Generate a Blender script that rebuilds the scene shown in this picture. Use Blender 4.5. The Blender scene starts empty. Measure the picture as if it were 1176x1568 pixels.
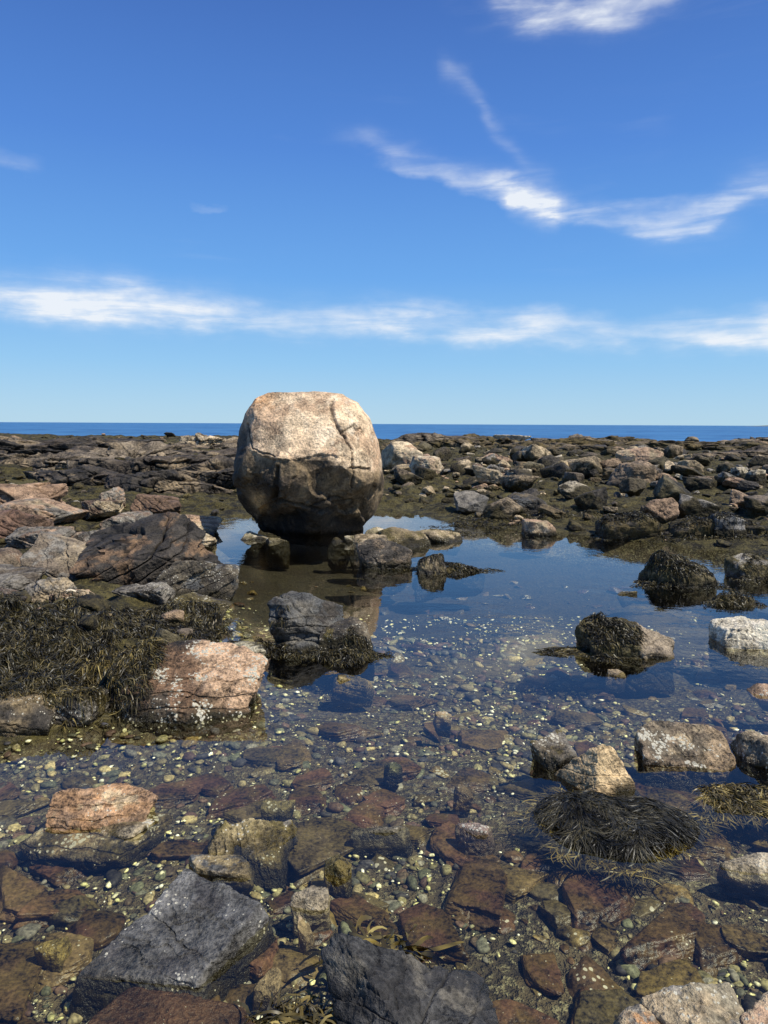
import bpy, bmesh, math, random
import numpy as np
from mathutils import Vector
from mathutils.bvhtree import BVHTree
S=bpy.context.scene
S.view_settings.view_transform='Standard'; S.view_settings.look='None'; S.view_settings.exposure=0
# ---------------------------------------------------------------- noise
def _h(ix,iy,iz,seed):
    with np.errstate(over='ignore'):
        h=(ix.astype(np.uint32)*np.uint32(374761393)+iy.astype(np.uint32)*np.uint32(668265263)
           +iz.astype(np.uint32)*np.uint32(2246822519)+np.uint32((seed*3266489917)&0xffffffff))
        h^=h>>np.uint32(15); h*=np.uint32(2246822519); h^=h>>np.uint32(13); h*=np.uint32(3266489917); h^=h>>np.uint32(16)
    return h.astype(np.float64)/4294967295.0
def vn(P,seed=0):
    i=np.floor(P).astype(np.int64); f=P-i; f=f*f*(3-2*f)
    r=0
    for a in (0,1):
        wx=f[:,0] if a else 1-f[:,0]
        for b in (0,1):
            wy=f[:,1] if b else 1-f[:,1]
            for c in (0,1):
                wz=f[:,2] if c else 1-f[:,2]
                r=r+wx*wy*wz*_h(i[:,0]+a,i[:,1]+b,i[:,2]+c,seed)
    return r*2-1
def fbm(P,seed=0,octv=4,gain=.5):
    r=0;a=1;t=0
    Q=P.copy()
    for o in range(octv):
        r=r+a*vn(Q+o*17.3,seed+o); t+=a; a*=gain; Q=Q*2.03
    return r/t
def ss(a,b,x):
    t=np.clip((x-a)/(b-a),0,1); return t*t*(3-2*t)
def lerp(a,b,t): return a+(b-a)*t[:,None]
A=lambda *c: np.array(c,float)
# ---------------------------------------------------------------- mesh helpers
_ico={}
def ico(n):
    if n not in _ico:
        bm=bmesh.new(); bmesh.ops.create_icosphere(bm,subdivisions=n,radius=1)
        V=np.array([v.co[:] for v in bm.verts]); F=np.array([[v.index for v in f.verts] for f in bm.faces],dtype=np.int32)
        bm.free(); V/=np.linalg.norm(V,axis=1)[:,None]; _ico[n]=(V,F)
    return _ico[n]
def mk(name,V,F,col=None,barn=None,mat=None,smooth=True):
    me=bpy.data.meshes.new(name); k=F.shape[1]; n=len(F)
    me.vertices.add(len(V)); me.vertices.foreach_set('co',np.ascontiguousarray(V,dtype=np.float32).ravel())
    me.loops.add(n*k); me.loops.foreach_set('vertex_index',np.ascontiguousarray(F,dtype=np.int32).ravel())
    me.polygons.add(n); me.polygons.foreach_set('loop_start',np.arange(0,n*k,k,dtype=np.int32))
    me.polygons.foreach_set('use_smooth',np.full(n,smooth))
    if col is not None:
        a=me.attributes.new('Col','FLOAT_COLOR','POINT')
        c=np.ones((len(V),4),np.float32); c[:,:3]=col; a.data.foreach_set('color',c.ravel())
    if barn is not None:
        a=me.attributes.new('Barn','FLOAT','POINT'); a.data.foreach_set('value',np.asarray(barn,np.float32))
    me.update(calc_edges=True)
    o=bpy.data.objects.new(name,me); S.collection.objects.link(o)
    if mat: me.materials.append(mat)
    return o
class Acc:
    def __init__(s): s.V=[];s.F=[];s.C=[];s.B=[];s.n=0
    def add(s,V,F,C,B):
        s.V.append(V);s.F.append(F+s.n);s.C.append(C);s.B.append(B);s.n+=len(V)
    def make(s,name,mat,smooth=True):
        return mk(name,np.concatenate(s.V),np.concatenate(s.F),np.concatenate(s.C),np.concatenate(s.B),mat,smooth)
# ---------------------------------------------------------------- materials
def newmat(name):
    m=bpy.data.materials.new(name); m.use_nodes=True; nt=m.node_tree; nt.nodes.clear(); return m,nt
class N:
    def __init__(s,nt): s.nt=nt
    def n(s,t,**kw):
        x=s.nt.nodes.new(t)
        for k,v in kw.items(): setattr(x,k,v)
        return x
    def l(s,a,b): s.nt.links.new(a,b)
    def put(s,sock,v):
        if isinstance(v,bpy.types.NodeSocket): s.l(v,sock)
        elif v is not None: sock.default_value=v
    def math(s,op,a,b=None,c=None,clamp=False):
        x=s.n('ShaderNodeMath',operation=op); x.use_clamp=clamp
        s.put(x.inputs[0],a); s.put(x.inputs[1],b)
        if c is not None: s.put(x.inputs[2],c)
        return x.outputs[0]
    def rng(s,v,a,b,c=0.,d=1.):
        x=s.n('ShaderNodeMapRange',interpolation_type='SMOOTHSTEP'); s.put(x.inputs[0],v)
        x.inputs[1].default_value=a;x.inputs[2].default_value=b;x.inputs[3].default_value=c;x.inputs[4].default_value=d
        return x.outputs[0]
    def noise(s,vec,scale,detail=4,rough=.55,dist=0):
        x=s.n('ShaderNodeTexNoise'); s.put(x.inputs['Vector'],vec); x.inputs['Scale'].default_value=scale
        x.inputs['Detail'].default_value=detail; x.inputs['Roughness'].default_value=rough; x.inputs['Distortion'].default_value=dist
        return x.outputs[0]
    def mix(s,f,a,b,mode='MIX'):
        x=s.n('ShaderNodeMix',data_type='RGBA',blend_type=mode); s.put(x.inputs[0],f); s.put(x.inputs[6],a); s.put(x.inputs[7],b)
        return x.outputs[2]
def rgba(*c): return (c[0],c[1],c[2],1)
def rock_material(name,fine=14.,bump=.5,bdist=.02,bscale=55.,contrast=1.):
    m,nt=newmat(name); g=N(nt)
    out=g.n('ShaderNodeOutputMaterial'); p=g.n('ShaderNodeBsdfPrincipled'); g.l(p.outputs[0],out.inputs[0])
    pos=g.n('ShaderNodeNewGeometry').outputs['Position']
    sep=g.n('ShaderNodeSeparateXYZ'); g.l(pos,sep.inputs[0]); z=sep.outputs[2]
    col=g.n('ShaderNodeAttribute',attribute_name='Col').outputs['Color']
    barn=g.n('ShaderNodeAttribute',attribute_name='Barn').outputs['Fac']
    n1=g.noise(pos,fine*.4,5,.68); n2=g.noise(pos,fine*4,4,.7)
    k=g.math('ADD',g.rng(n1,.32,.68,1-.55*contrast,1+.45*contrast),g.rng(n2,.3,.7,-.5*contrast,.5*contrast))
    vm=g.n('ShaderNodeVectorMath',operation='SCALE'); g.l(col,vm.inputs[0]); g.l(k,vm.inputs['Scale'])
    c=g.mix(1.,vm.outputs[0],rgba(1.1,1.0,.83),'MULTIPLY')
    wet=g.rng(g.math('ADD',z,g.rng(n1,.3,.7,-.03,.03)),.0,.06,1,0)
    c=g.mix(g.math('MULTIPLY',wet,.45),c,g.mix(1.,c,rgba(.4,.34,.22),'MULTIPLY'))
    if bscale:
        vo=g.n('ShaderNodeTexVoronoi'); g.l(pos,vo.inputs['Vector']); vo.inputs['Scale'].default_value=bscale
        vd=vo.outputs['Distance']
        thr=g.math('MULTIPLY',g.math('ADD',g.rng(n1,.42,.62),-.15),barn)
        bm=g.rng(g.math('SUBTRACT',g.math('MULTIPLY',thr,.75),vd),-.03,.06)
        c=g.mix(bm,c,g.mix(n2,rgba(.8,.74,.57),rgba(.40,.36,.26)))
    g.l(c,p.inputs['Base Color'])
    g.put(p.inputs['Roughness'],g.math('SUBTRACT',.75,g.math('MULTIPLY',wet,.45)))
    p.inputs['Specular IOR Level'].default_value=.35
    hgt=g.math('ADD',g.math('MULTIPLY',n1,1.2),g.math('MULTIPLY',n2,.4))
    b=g.n('ShaderNodeBump'); b.inputs['Strength'].default_value=bump; b.inputs['Distance'].default_value=bdist; g.l(hgt,b.inputs['Height']); g.l(b.outputs[0],p.inputs['Normal'])
    return m
M_rock=rock_material('weathered_rock',16,1.,.04)
M_boul=rock_material('granite_boulder',8,1.,.05,60,.85)
M_far=rock_material('shore_rock',5,1.,.1,0,1.2)
M_sub=rock_material('algae_stone',16,.6,.015,45,1.2)
def simple_attr(name,rough,spec,bs,lo=.6,hi=1.35):
    m,nt=newmat(name); g=N(nt)
    out=g.n('ShaderNodeOutputMaterial'); p=g.n('ShaderNodeBsdfPrincipled'); g.l(p.outputs[0],out.inputs[0])
    pos=g.n('ShaderNodeNewGeometry').outputs['Position']
    col=g.n('ShaderNodeAttribute',attribute_name='Col').outputs['Color']
    n=g.noise(pos,bs,2,.6)
    vm=g.n('ShaderNodeVectorMath',operation='SCALE'); g.l(col,vm.inputs[0]); g.l(g.rng(n,.3,.7,lo,hi),vm.inputs['Scale'])
    g.l(vm.outputs[0],p.inputs['Base Color']); p.inputs['Roughness'].default_value=rough; p.inputs['Specular IOR Level'].default_value=spec
    return m
M_peb=simple_attr('pebble',.6,.3,90,.6,1.7)
M_weed=simple_attr('rockweed_frond',.42,.3,9,.3,1.6)
# ground
m,nt=newmat('seaweed_ground'); g=N(nt); M_ground=m
out=g.n('ShaderNodeOutputMaterial'); p=g.n('ShaderNodeBsdfPrincipled'); g.l(p.outputs[0],out.inputs[0])
pos=g.n('ShaderNodeNewGeometry').outputs['Position']; sep=g.n('ShaderNodeSeparateXYZ'); g.l(pos,sep.inputs[0]); z=sep.outputs[2]
n1=g.noise(pos,.9,5,.65); n2=g.noise(pos,5,5,.7); n3=g.noise(pos,34,3,.7)
c=g.mix(g.rng(n2,.38,.62),rgba(.015,.012,.004),rgba(.10,.08,.022))
c=g.mix(g.math('MULTIPLY',g.rng(n1,.54,.63),.4),c,rgba(.19,.16,.06))
c=g.mix(g.rng(n3,.54,.7,0,.5),c,rgba(.24,.19,.07)); c=g.mix(g.rng(n3,.46,.34,0,.8),c,rgba(.01,.008,.004))
bed=g.mix(g.rng(n2,.35,.65),rgba(.045,.036,.024),rgba(.14,.105,.055))
bed=g.mix(g.rng(n3,.5,.66),bed,rgba(.32,.28,.16)); bed=g.mix(g.rng(n1,.5,.62,0,.7),bed,rgba(.075,.05,.034))
bed=g.mix(g.rng(z,-.36,-.22,.75,0.),bed,rgba(.035,.027,.014))
c=g.mix(g.rng(z,-.05,.02),bed,c)
g.l(c,p.inputs['Base Color']); p.inputs['Roughness'].default_value=.75; p.inputs['Specular IOR Level'].default_value=.3
h=g.math('ADD',g.math('MULTIPLY',n2,1.),g.math('MULTIPLY',n3,.4)); b=g.n('ShaderNodeBump'); b.inputs['Strength'].default_value=1.; b.inputs['Distance'].default_value=.12; g.l(h,b.inputs['Height']); g.l(b.outputs[0],p.inputs['Normal'])
# pool water
m,nt=newmat('clear_pool_water'); g=N(nt); M_water=m
out=g.n('ShaderNodeOutputMaterial'); mx=g.n('ShaderNodeMixShader'); tr=g.n('ShaderNodeBsdfTransparent'); gl=g.n('ShaderNodeBsdfGlossy')
tr.inputs[0].default_value=rgba(.93,.95,.86); gl.inputs[0].default_value=rgba(1,1,1); gl.inputs['Roughness'].default_value=.01
fr=g.n('ShaderNodeFresnel'); fr.inputs[0].default_value=1.37
pos=g.n('ShaderNodeNewGeometry').outputs['Position']
nn=g.math('ADD',g.noise(pos,3.,2,.5),g.math('MULTIPLY',g.noise(pos,16.,2,.5),.25))
am=g.rng(g.noise(pos,.45,2,.5),.42,.62,.1,1.)
b=g.n('ShaderNodeBump'); g.l(am,b.inputs['Strength']); b.inputs['Distance'].default_value=.006; g.l(nn,b.inputs['Height'])
for q in (fr,gl): g.l(b.outputs[0],q.inputs['Normal'])
g.l(fr.outputs[0],mx.inputs[0]); g.l(tr.outputs[0],mx.inputs[1]); g.l(gl.outputs[0],mx.inputs[2]); g.l(mx.outputs[0],out.inputs[0])
# sea
m,nt=newmat('open_sea_water'); g=N(nt); M_sea=m
out=g.n('ShaderNodeOutputMaterial'); p=g.n('ShaderNodeBsdfPrincipled'); g.l(p.outputs[0],out.inputs[0])
pos=g.n('ShaderNodeNewGeometry').outputs['Position']
mp=g.n('ShaderNodeMapping'); mp.inputs['Scale'].default_value=(.35,1,1); g.l(pos,mp.inputs[0])
w1=g.noise(mp.outputs[0],.25,5,.65); w2=g.noise(mp.outputs[0],.012,4,.6)
c=g.mix(g.rng(w1,.38,.64),rgba(.013,.07,.19),rgba(.075,.22,.40)); c=g.mix(g.rng(w2,.42,.6,0,.55),c,rgba(.06,.19,.38))
g.l(c,p.inputs['Base Color']); p.inputs['Roughness'].default_value=.55; p.inputs['Specular IOR Level'].default_value=.25
b=g.n('ShaderNodeBump'); b.inputs['Strength'].default_value=.8; b.inputs['Distance'].default_value=.6; g.l(w1,b.inputs['Height']); g.l(b.outputs[0],p.inputs['Normal'])
# ---------------------------------------------------------------- terrain
POOL=np.array([(-9,1.2),(-6,2.6),(-3.2,3.4),(-1.95,3.75),(-1.55,4.05),(-.8,4.2),(-.95,4.9),(-1.2,5.5),(-1.5,6.4),(-1.75,7.3),(-2.15,8.3),(-2.45,9.5),(-2.5,11),(-2.8,12.9),(-1.5,13.5),(.3,13.9),(.9,12.7),(1.3,12.2),(2.2,11.5),(3.3,10.8),(4,10.1),(4.9,9.4),(6.6,9.3),(8.5,8),(8.5,3),(7,1.),(3,.9),(0,1.0),(-4,.9)],float)
def sdf(x,y):
    d=np.full(x.shape,1e9); ins=np.zeros(x.shape,bool); n=len(POOL)
    for i in range(n):
        a=POOL[i]; b=POOL[(i+1)%n]; e=b-a
        t=np.clip(((x-a[0])*e[0]+(y-a[1])*e[1])/(e@e),0,1)
        d=np.minimum(d,np.hypot(x-a[0]-t*e[0],y-a[1]-t*e[1]))
        cnd=((a[1]>y)!=(b[1]>y)); 
        xx=a[0]+(y-a[1])*e[0]/(e[1] if abs(e[1])>1e-9 else 1e-9)
        ins^=cnd&(x<xx)
    return np.where(ins,-d,d)
def H(x,y):
    x=np.asarray(x,float);y=np.asarray(y,float); sh=x.shape; x=x.ravel();y=y.ravel()
    P=np.stack([x,y,np.zeros_like(x)],1)
    d=sdf(x,y)+.2*fbm(P*1.3,3,4)
    dep=.11+.2*ss(2.6,6.0,y)+.12*ss(6,8,y)
    zi=-dep*(1-np.exp(-np.maximum(-d,0)/.35))
    do=np.maximum(d,0)
    zo=.10*(1-np.exp(-do/.45))+.022*np.minimum(do,16)+.06*ss(.2,1.5,do)*ss(-1,-2.5,x)*ss(6.8,5.5,y)*ss(2,4,y)
    z=zi+zo
    z+=fbm(P*.35,11,3)*.16*ss(.5,4,do)+fbm(P*1.6,12,5,.6)*.16*ss(.1,1.,do)+fbm(P*6,13,4,.6)*(.012+.09*ss(.05,.6,do))
    z+=.25*ss(1,6,do)*ss(-3,-6,x)*ss(14,20,y)
    edge=49+4*fbm(P*.08,15,3)
    z-=2.6*ss(0,22,y-edge)
    return z.reshape(sh)
ys=np.concatenate([np.linspace(-60,-2,40)[:-1],np.arange(-2,1.5,.12),np.arange(1.5,7,.03),np.arange(7,15,.045),np.cumsum(np.concatenate([[15],np.full(380,.0)+np.linspace(.06,.21,380)]))])
ys=np.concatenate([ys,np.linspace(ys[-1]+.5,95,25)])
ux=np.linspace(-1,1,560); xs=3.2*np.sinh(ux*5.0); 
X,Y=np.meshgrid(xs,ys); Z=H(X,Y)
nx=len(xs);ny=len(ys)
V=np.stack([X.ravel(),Y.ravel(),Z.ravel()],1)
i=np.arange(ny-1)[:,None]*nx+np.arange(nx-1)[None,:]; i=i.ravel()
F=np.stack([i,i+1,i+nx+1,i+nx],1)
mk('ground',V,F,mat=M_ground)
def sheet(name,x0,x1,y0,y1,z,mat,n=2):
    gx=np.linspace(x0,x1,n);gy=np.linspace(y0,y1,n);X,Y=np.meshgrid(gx,gy)
    V=np.stack([X.ravel(),Y.ravel(),np.full(X.size,z)],1)
    i=(np.arange(n-1)[:,None]*n+np.arange(n-1)[None,:]).ravel()
    return mk(name,V,np.stack([i,i+1,i+n+1,i+n],1),mat=mat,smooth=False)
sheet('tide_pool_water',-10.5,10.,.2,14.8,0,M_water)
sheet('sea',-40000,40000,45,40000,-.95,M_sea)
t=np.linspace(0,1,60); hx=1400+t*1500; 
hz=-1+17*ss(0,.25,t)*(1+.35*fbm(np.stack([t*14,t*0,t*0],1),5,4))
V=[];F=[]
for k in range(60):
    V+= [(hx[k],3000,-1.5),(hx[k],3040,hz[k]),(hx[k],3200,-1.5)]
for k in range(59):
    a=3*k; F+=[(a,a+3,a+4,a+1),(a+1,a+4,a+5,a+2)]
V=np.array(V,float);F=np.array(F)
mk('distant_headland',V,F,np.tile(A(.13,.15,.15),(len(V),1)),np.zeros(len(V)),M_far)
# ---------------------------------------------------------------- rocks
TAN=A(.42,.35,.25);PINK=A(.42,.30,.22);ORNG=A(.42,.25,.13);GREY=A(.23,.22,.205);SLATE=A(.10,.107,.118);DARK=A(.055,.05,.045);RUST=A(.14,.095,.07);PALE=A(.55,.50,.40);ALG=A(.03,.025,.01);MAR=A(.105,.062,.044);OLV=A(.11,.092,.035)
def rotm(rx,ry,rz):
    cx,sx,cy,sy,cz,sz=math.cos(rx),math.sin(rx),math.cos(ry),math.sin(ry),math.cos(rz),math.sin(rz)
    return np.array([[cz,-sz,0],[sz,cz,0],[0,0,1]])@np.array([[cy,0,sy],[0,1,0],[-sy,0,cy]])@np.array([[1,0,0],[0,cx,-sx],[0,sx,cx]])
def shape(seed,sub,npl=10,sharp=22,box=1.,planes=(),rot=(0,0,0)):
    r=np.random.default_rng(seed); V,F=ico(sub)
    n=r.normal(size=(npl,3)); n/=np.linalg.norm(n,axis=1)[:,None]; d=r.uniform(.68,.95,npl)
    if box:
        b=np.array([(1,0,0),(-1,0,0),(0,1,0),(0,-1,0),(0,0,1),(0,0,-1)],float)+r.normal(size=(6,3))*.22
        b/=np.linalg.norm(b,axis=1)[:,None]; n=np.concatenate([n,b]); d=np.concatenate([d,r.uniform(.62,.8,6)*box])
    if len(planes):
        q=np.array(planes,float); m=q[:,:3]/np.linalg.norm(q[:,:3],axis=1)[:,None]; n=np.concatenate([n,m]); d=np.concatenate([d,q[:,3]])
    q=np.maximum(V@n.T,0)/d
    P=V/((q**sharp).sum(1)**(1/sharp))[:,None]
    P=P@rotm(*rot).T
    return P,F
G=None
def rockV(seed,sub,w,dp,h,npl=12,sharp=34,box=1.,planes=(),rot=(0,0,0),rough=.05,strata=0.02,sax=(0,.2,1),sfreq=9,rf=2.2,joint=.03):
    global G
    P,F=shape(seed,sub,npl,sharp,box,planes,rot)
    lo,hi=P.min(0),P.max(0); P=(P-(lo+hi)/2)/((hi-lo)/2)*A(w,dp,h)/2
    L=(w*dp*h)**(1/3); D=P/ (np.linalg.norm(P,axis=1)[:,None]+1e-9)
    Q=P/L
    disp=fbm(Q*rf+seed*7.1,seed,6,.6)*rough*2
    G=np.zeros(len(P))
    def lay(ax,fr_,amp,sd,gr=.5,warp=1.1):
        global G
        s=np.array(ax,float); s/=np.linalg.norm(s)
        t=(Q@s)*fr_+fbm(Q*2.+seed,sd,4,.6)*warp
        k=np.floor(t); fr=t-k; z0=k.astype(np.int64)*0
        hh=_h(k.astype(np.int64),z0+seed,z0,7); hh2=_h((k+1).astype(np.int64),z0+seed,z0,7)
        m=ss(.78,1.,fr); gv=np.exp(-((1-fr)/.08)**2)
        G=np.maximum(G,gv*min(1,amp*12))
        return amp*((hh*(1-m)+hh2*m-.5)-gv*gr)
    if strata: disp+=lay(sax,sfreq,strata,seed+20,.6,.7)
    if joint:
        r=np.random.default_rng(seed+5); a=r.normal(size=3); disp+=lay(a,3.2,joint,seed+31,.35); b=np.cross(a,r.normal(size=3)); disp+=lay(b,4.1,joint*.8,seed+37,.3)
    P=P+D*(disp*L)[:,None]
    return P,F
def colour(P,seed,c1,c2,c3=None,k=1.):
    L=max(np.ptp(P[:,0]),np.ptp(P[:,2]))
    Q=P/L*3+seed
    c=lerp(np.tile(c1,(len(P),1)),np.tile(c2,(len(P),1)),ss(-.2,.25,fbm(Q*k,seed+50,5,.6)))
    if c3 is not None: c=lerp(c,np.tile(c3,(len(P),1)),ss(.05,.25,fbm(Q*1.7*k,seed+60,5,.6)))
    return c
BV=[]
def rock(name,x,y,zb,zt,w,dp,c1,c2,c3=None,seed=1,sub=6,alg=.05,barn=.4,mat=None,acc=None,algc=ALG,bvh=True,split=None,groove=.6,**kw):
    P,F=rockV(seed,sub,w,dp,zt-zb,**kw); gm=G
    c=colour(P,seed,c1,c2,c3)
    nz=fbm(P*6,seed+70,4)
    if split is not None:
        sc,x0,x1=split; c=lerp(c,np.tile(sc,(len(P),1))*(.85+.4*nz[:,None]),ss(x0,x1,P[:,0]/w*2+nz*.4))
    c=c*(1-groove*gm)[:,None]
    P=P+A(x,y,(zt+zb)/2)
    c=lerp(c,np.tile(algc,(len(P),1)),ss(alg+.03,alg-.03,P[:,2]+nz*.09))
    bz=barn*ss(-.1,.02,P[:,2])*ss(.7,.2,P[:,2]*.6+0*nz)
    if bvh:
        q,f=rockV(seed,4,w,dp,zt-zb,**kw); BV.append((q+A(x,y,(zt+zb)/2),f))
    if acc is not None: acc.add(P,F,c,np.full(len(P),barn)*ss(-.15,0,P[:,2])); return None
    return mk(name,P,F,c,bz,mat or M_rock)
# ---- the great boulder
def boulder():
    V,F=ico(8); px=.00972
    zt=2.06
    L=[(0,602),(68,603),(88,612),(101,634),(109,664),(112,700),(110,735),(104,765),(95,795),(78,822),(0,840)]
    R=[(0,602),(46,605),(70,618),(86,643),(97,675),(105,708),(112,738),(111,760),(100,788),(74,814),(0,840)]
    Fr=[(0,602),(35,606),(62,622),(80,650),(94,684),(106,700),(108,735),(102,765),(80,792),(46,818),(0,840)]
    Bk=[(0,602),(45,606),(70,622),(86,650),(98,684),(104,710),(106,735),(102,765),(90,792),(60,818),(0,840)]
    ph=np.arcsin(np.clip(V[:,2],-1,1)); t=(1-ph/(math.pi/2))/2*10
    th=np.arctan2(V[:,1],V[:,0]); c=np.cos(th);s=np.sin(th)
    def pr(T):
        a=np.array(T,float); k=np.arange(11)
        return np.interp(t,k,a[:,0])*px, zt-np.interp(t,k,a[:,1]-602)*px
    res=[pr(T) for T in (R,L,Bk,Fr)]
    wts=[np.maximum(c,0)**2,np.maximum(-c,0)**2,np.maximum(s,0)**2,np.maximum(-s,0)**2]
    rad=sum(w*r[0] for w,r in zip(wts,res)); z=sum(w*r[1] for w,r in zip(wts,res))
    e=2.9; se=(np.abs(c)**e+np.abs(s)**e)**(-1/e); rad=rad*(1+(se-1)*.75)
    P=np.stack([rad*c,rad*s,z],1)
    def clip(n,d,k=.9):
        nonlocal P
        n=np.array(n,float);n/=np.linalg.norm(n); ex=np.maximum((P-A(0,0,1.03))@n-d,0); P=P-n*(ex*k)[:,None]
    clip((-.12,-.62,.72),1.00,.95); clip((-.45,-.85,.0),1.07,.9); clip((.55,-.8,.02),1.08,.9); clip((.25,-.95,-.45),.97,.9)
    clip((-.8,-.5,.35),1.14,.85); clip((.62,-.55,.6),1.12,.9); clip((-.75,.1,.65),1.2,.8); clip((.5,-.6,-.7),1.0,.85); clip((-.5,-.6,-.65),.98,.9); clip((.9,-.3,-.35),1.08,.6)
    D=P-A(0,0,1.0); D/=np.linalg.norm(D,axis=1)[:,None]
    n0=fbm(P*1.3+5,31,4); n1=fbm(P*4+9,32,6,.6); n2=fbm(P*A(2.2,2.2,1.2)+3,35,5,.55)
    low=ss(1.25,1.0,P[:,2]+n0*.2)
    disp=n0*.06+n1*.024+n2*.05*low
    q=P@A(.6,.2,.75)*2.1+n2*.8+n0; kq=np.floor(q); fq=q-kq; hh=_h(kq.astype(np.int64),kq.astype(np.int64)*0,kq.astype(np.int64)*0,5); h2=_h((kq+1).astype(np.int64),kq.astype(np.int64)*0,kq.astype(np.int64)*0,5); mm=ss(.85,1,fq)
    disp+=((hh*(1-mm)+h2*mm)-.5)*.11*low
    q=P@A(.85,.2,-.45)*2.6+n2*.7+n0; kq=np.floor(q); fq=q-kq; z0=kq.astype(np.int64)*0; hh=_h(kq.astype(np.int64),z0,z0,15); h2=_h((kq+1).astype(np.int64),z0,z0,15); mm=ss(.88,1,fq)
    disp+=((hh*(1-mm)+h2*mm)-.5)*.06*low
    x,zz=P[:,0]+n1*.07,P[:,2]+n1*.06+n0*.05; front=ss(.0,-.35,P[:,1])
    crack=np.zeros(len(P))
    def pl(pts,w,dpt,step=0):
        nonlocal disp,crack
        d=np.full(len(P),9.)
        for a,b in zip(pts[:-1],pts[1:]):
            a=np.array([(a[0]-478)*.0094,1.6-(a[1]-649)*.0093]);b=np.array([(b[0]-478)*.0094,1.6-(b[1]-649)*.0093]);e=b-a
            tt=np.clip(((x-a[0])*e[0]+(zz-a[1])*e[1])/(e@e),0,1); d=np.minimum(d,np.hypot(x-a[0]-tt*e[0],zz-a[1]-tt*e[1]))
        wv=w*(.6+.8*ss(-.3,.3,n1)); q=np.exp(-(d/wv)**2)*front; disp=disp-q*dpt; crack=np.maximum(crack,q)
    pl([(514,612),(517,640),(530,662),(545,690),(549,712)],.015,.045)
    pl([(530,662),(548,650),(560,668)],.012,.03)
    pl([(545,712),(575,716)],.016,.045)
    pl([(549,712),(545,745)],.014,.04)
    pl([(436,715),(438,745),(428,765)],.035,.08)
    pl([(428,765),(470,772),(500,780),(545,768)],.03,.075)
    pl([(478,775),(505,762),(535,760)],.014,.03)
    pl([(385,650),(395,690),(432,700)],.014,.025)
    for (hx,hy,r,dd) in ((400,735,.12,.13),(410,775,.13,-.05),(455,795,.2,.12),(525,797,.18,.11),(562,700,.13,.07),(430,800,.12,.07),(470,740,.3,-.04),(500,725,.15,.04)):
        q=np.exp(-(((x-(hx-478)*.0094)**2+(zz-(1.6-(hy-649)*.0093))**2)/r**2))*front; disp=disp-q*dd
    brk=zz-1.14-.05*np.sin(x*5)
    disp-= .035*ss(.02,-.02,brk)*front*ss(-.9,-.6,x)*ss(.8,.4,x)
    P=P+D*disp[:,None]
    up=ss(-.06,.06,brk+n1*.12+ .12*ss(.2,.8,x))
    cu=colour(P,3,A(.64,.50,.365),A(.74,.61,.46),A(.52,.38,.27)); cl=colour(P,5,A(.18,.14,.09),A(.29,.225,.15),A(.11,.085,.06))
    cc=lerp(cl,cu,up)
    org=ss(.6,.1,np.hypot(P[:,0]+.85,P[:,2]-1.85))*ss(-.2,.25,fbm(P*3,77,4)); cc=lerp(cc,np.tile(A(.58,.33,.16),(len(P),1)),org*.8)
    tanp=np.exp(-((P[:,0]+.66)**2+(P[:,2]-.50)**2)/.016)*front; cc=lerp(cc,np.tile(A(.58,.39,.19),(len(P),1)),np.clip(tanp*1.2,0,.85))
    left_shade=ss(-.80,-.98,P[:,0]+.12*n0)*ss(1.85,1.4,P[:,2]); cc=lerp(cc,np.tile(A(.035,.032,.028),(len(P),1)),left_shade*.9)  # flank away from the sun: its shade painted into the vertex colour
    notch_shade=np.exp(-((P[:,0]+.50)**2/.015+(P[:,2]-.62)**2/.12))*front; cc=lerp(cc,np.tile(A(.04,.034,.028),(len(P),1)),np.clip(notch_shade*1.1,0,.85))  # upright dark strip: shade of the notch painted into the colour
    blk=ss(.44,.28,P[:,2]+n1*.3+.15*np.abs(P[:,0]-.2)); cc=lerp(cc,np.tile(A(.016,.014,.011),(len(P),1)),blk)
    stn=ss(.0,.3,fbm(P*A(7,7,1.0),88,5,.6))*ss(1.6,1.1,P[:,2]); cc=lerp(cc,np.tile(A(.06,.048,.036),(len(P),1)),stn*.6)
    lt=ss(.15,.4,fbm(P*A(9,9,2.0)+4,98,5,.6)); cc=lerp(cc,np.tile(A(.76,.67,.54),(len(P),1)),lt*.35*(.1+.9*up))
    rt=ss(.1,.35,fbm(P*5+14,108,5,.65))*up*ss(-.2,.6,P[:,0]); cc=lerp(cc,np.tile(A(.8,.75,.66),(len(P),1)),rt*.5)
    cc=lerp(cc,np.tile(A(.03,.027,.025),(len(P),1)),crack*.75)
    P=P+A(-1.07,11.35,0)
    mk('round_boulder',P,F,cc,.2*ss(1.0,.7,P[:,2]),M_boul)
boulder()
# ---- individual rocks
SLB=[(-.03,-.16,.98,.33),(-.95,.28,.1,.8),(.95,-.3,.2,.75),(.1,-1,.15,.85),(.3,.9,.25,.8),(0,0,-1,.5)]
rock('layered_rock',-2.2,7.5,-.05,.68,1.45,1.3,A(.06,.053,.047),DARK*.7,A(.17,.115,.075),seed=4,sub=8,alg=.06,barn=.1,strata=.15,sax=(-.35,-.45,.9),sfreq=11,rot=(.1,-.3,.2),npl=8,joint=.08,groove=.9,planes=[(.15,-.6,.8,.55)])
rock('layered_rock',-2.95,7.45,-.05,.50,1.0,.9,A(.32,.27,.20),A(.18,.15,.12),GREY,seed=9,sub=7,alg=.10,barn=.1,strata=.05,sax=(.5,-.2,.9),rot=(.1,.3,0),planes=[(-.1,-.6,.8,.45)])
rock('layered_rock',-1.72,7.05,-.05,.34,.72,.6,DARK,A(.12,.105,.08),SLATE,seed=13,sub=7,alg=.06,barn=.5,strata=.12,sax=(-.3,-.3,.9),groove=.85)
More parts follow.
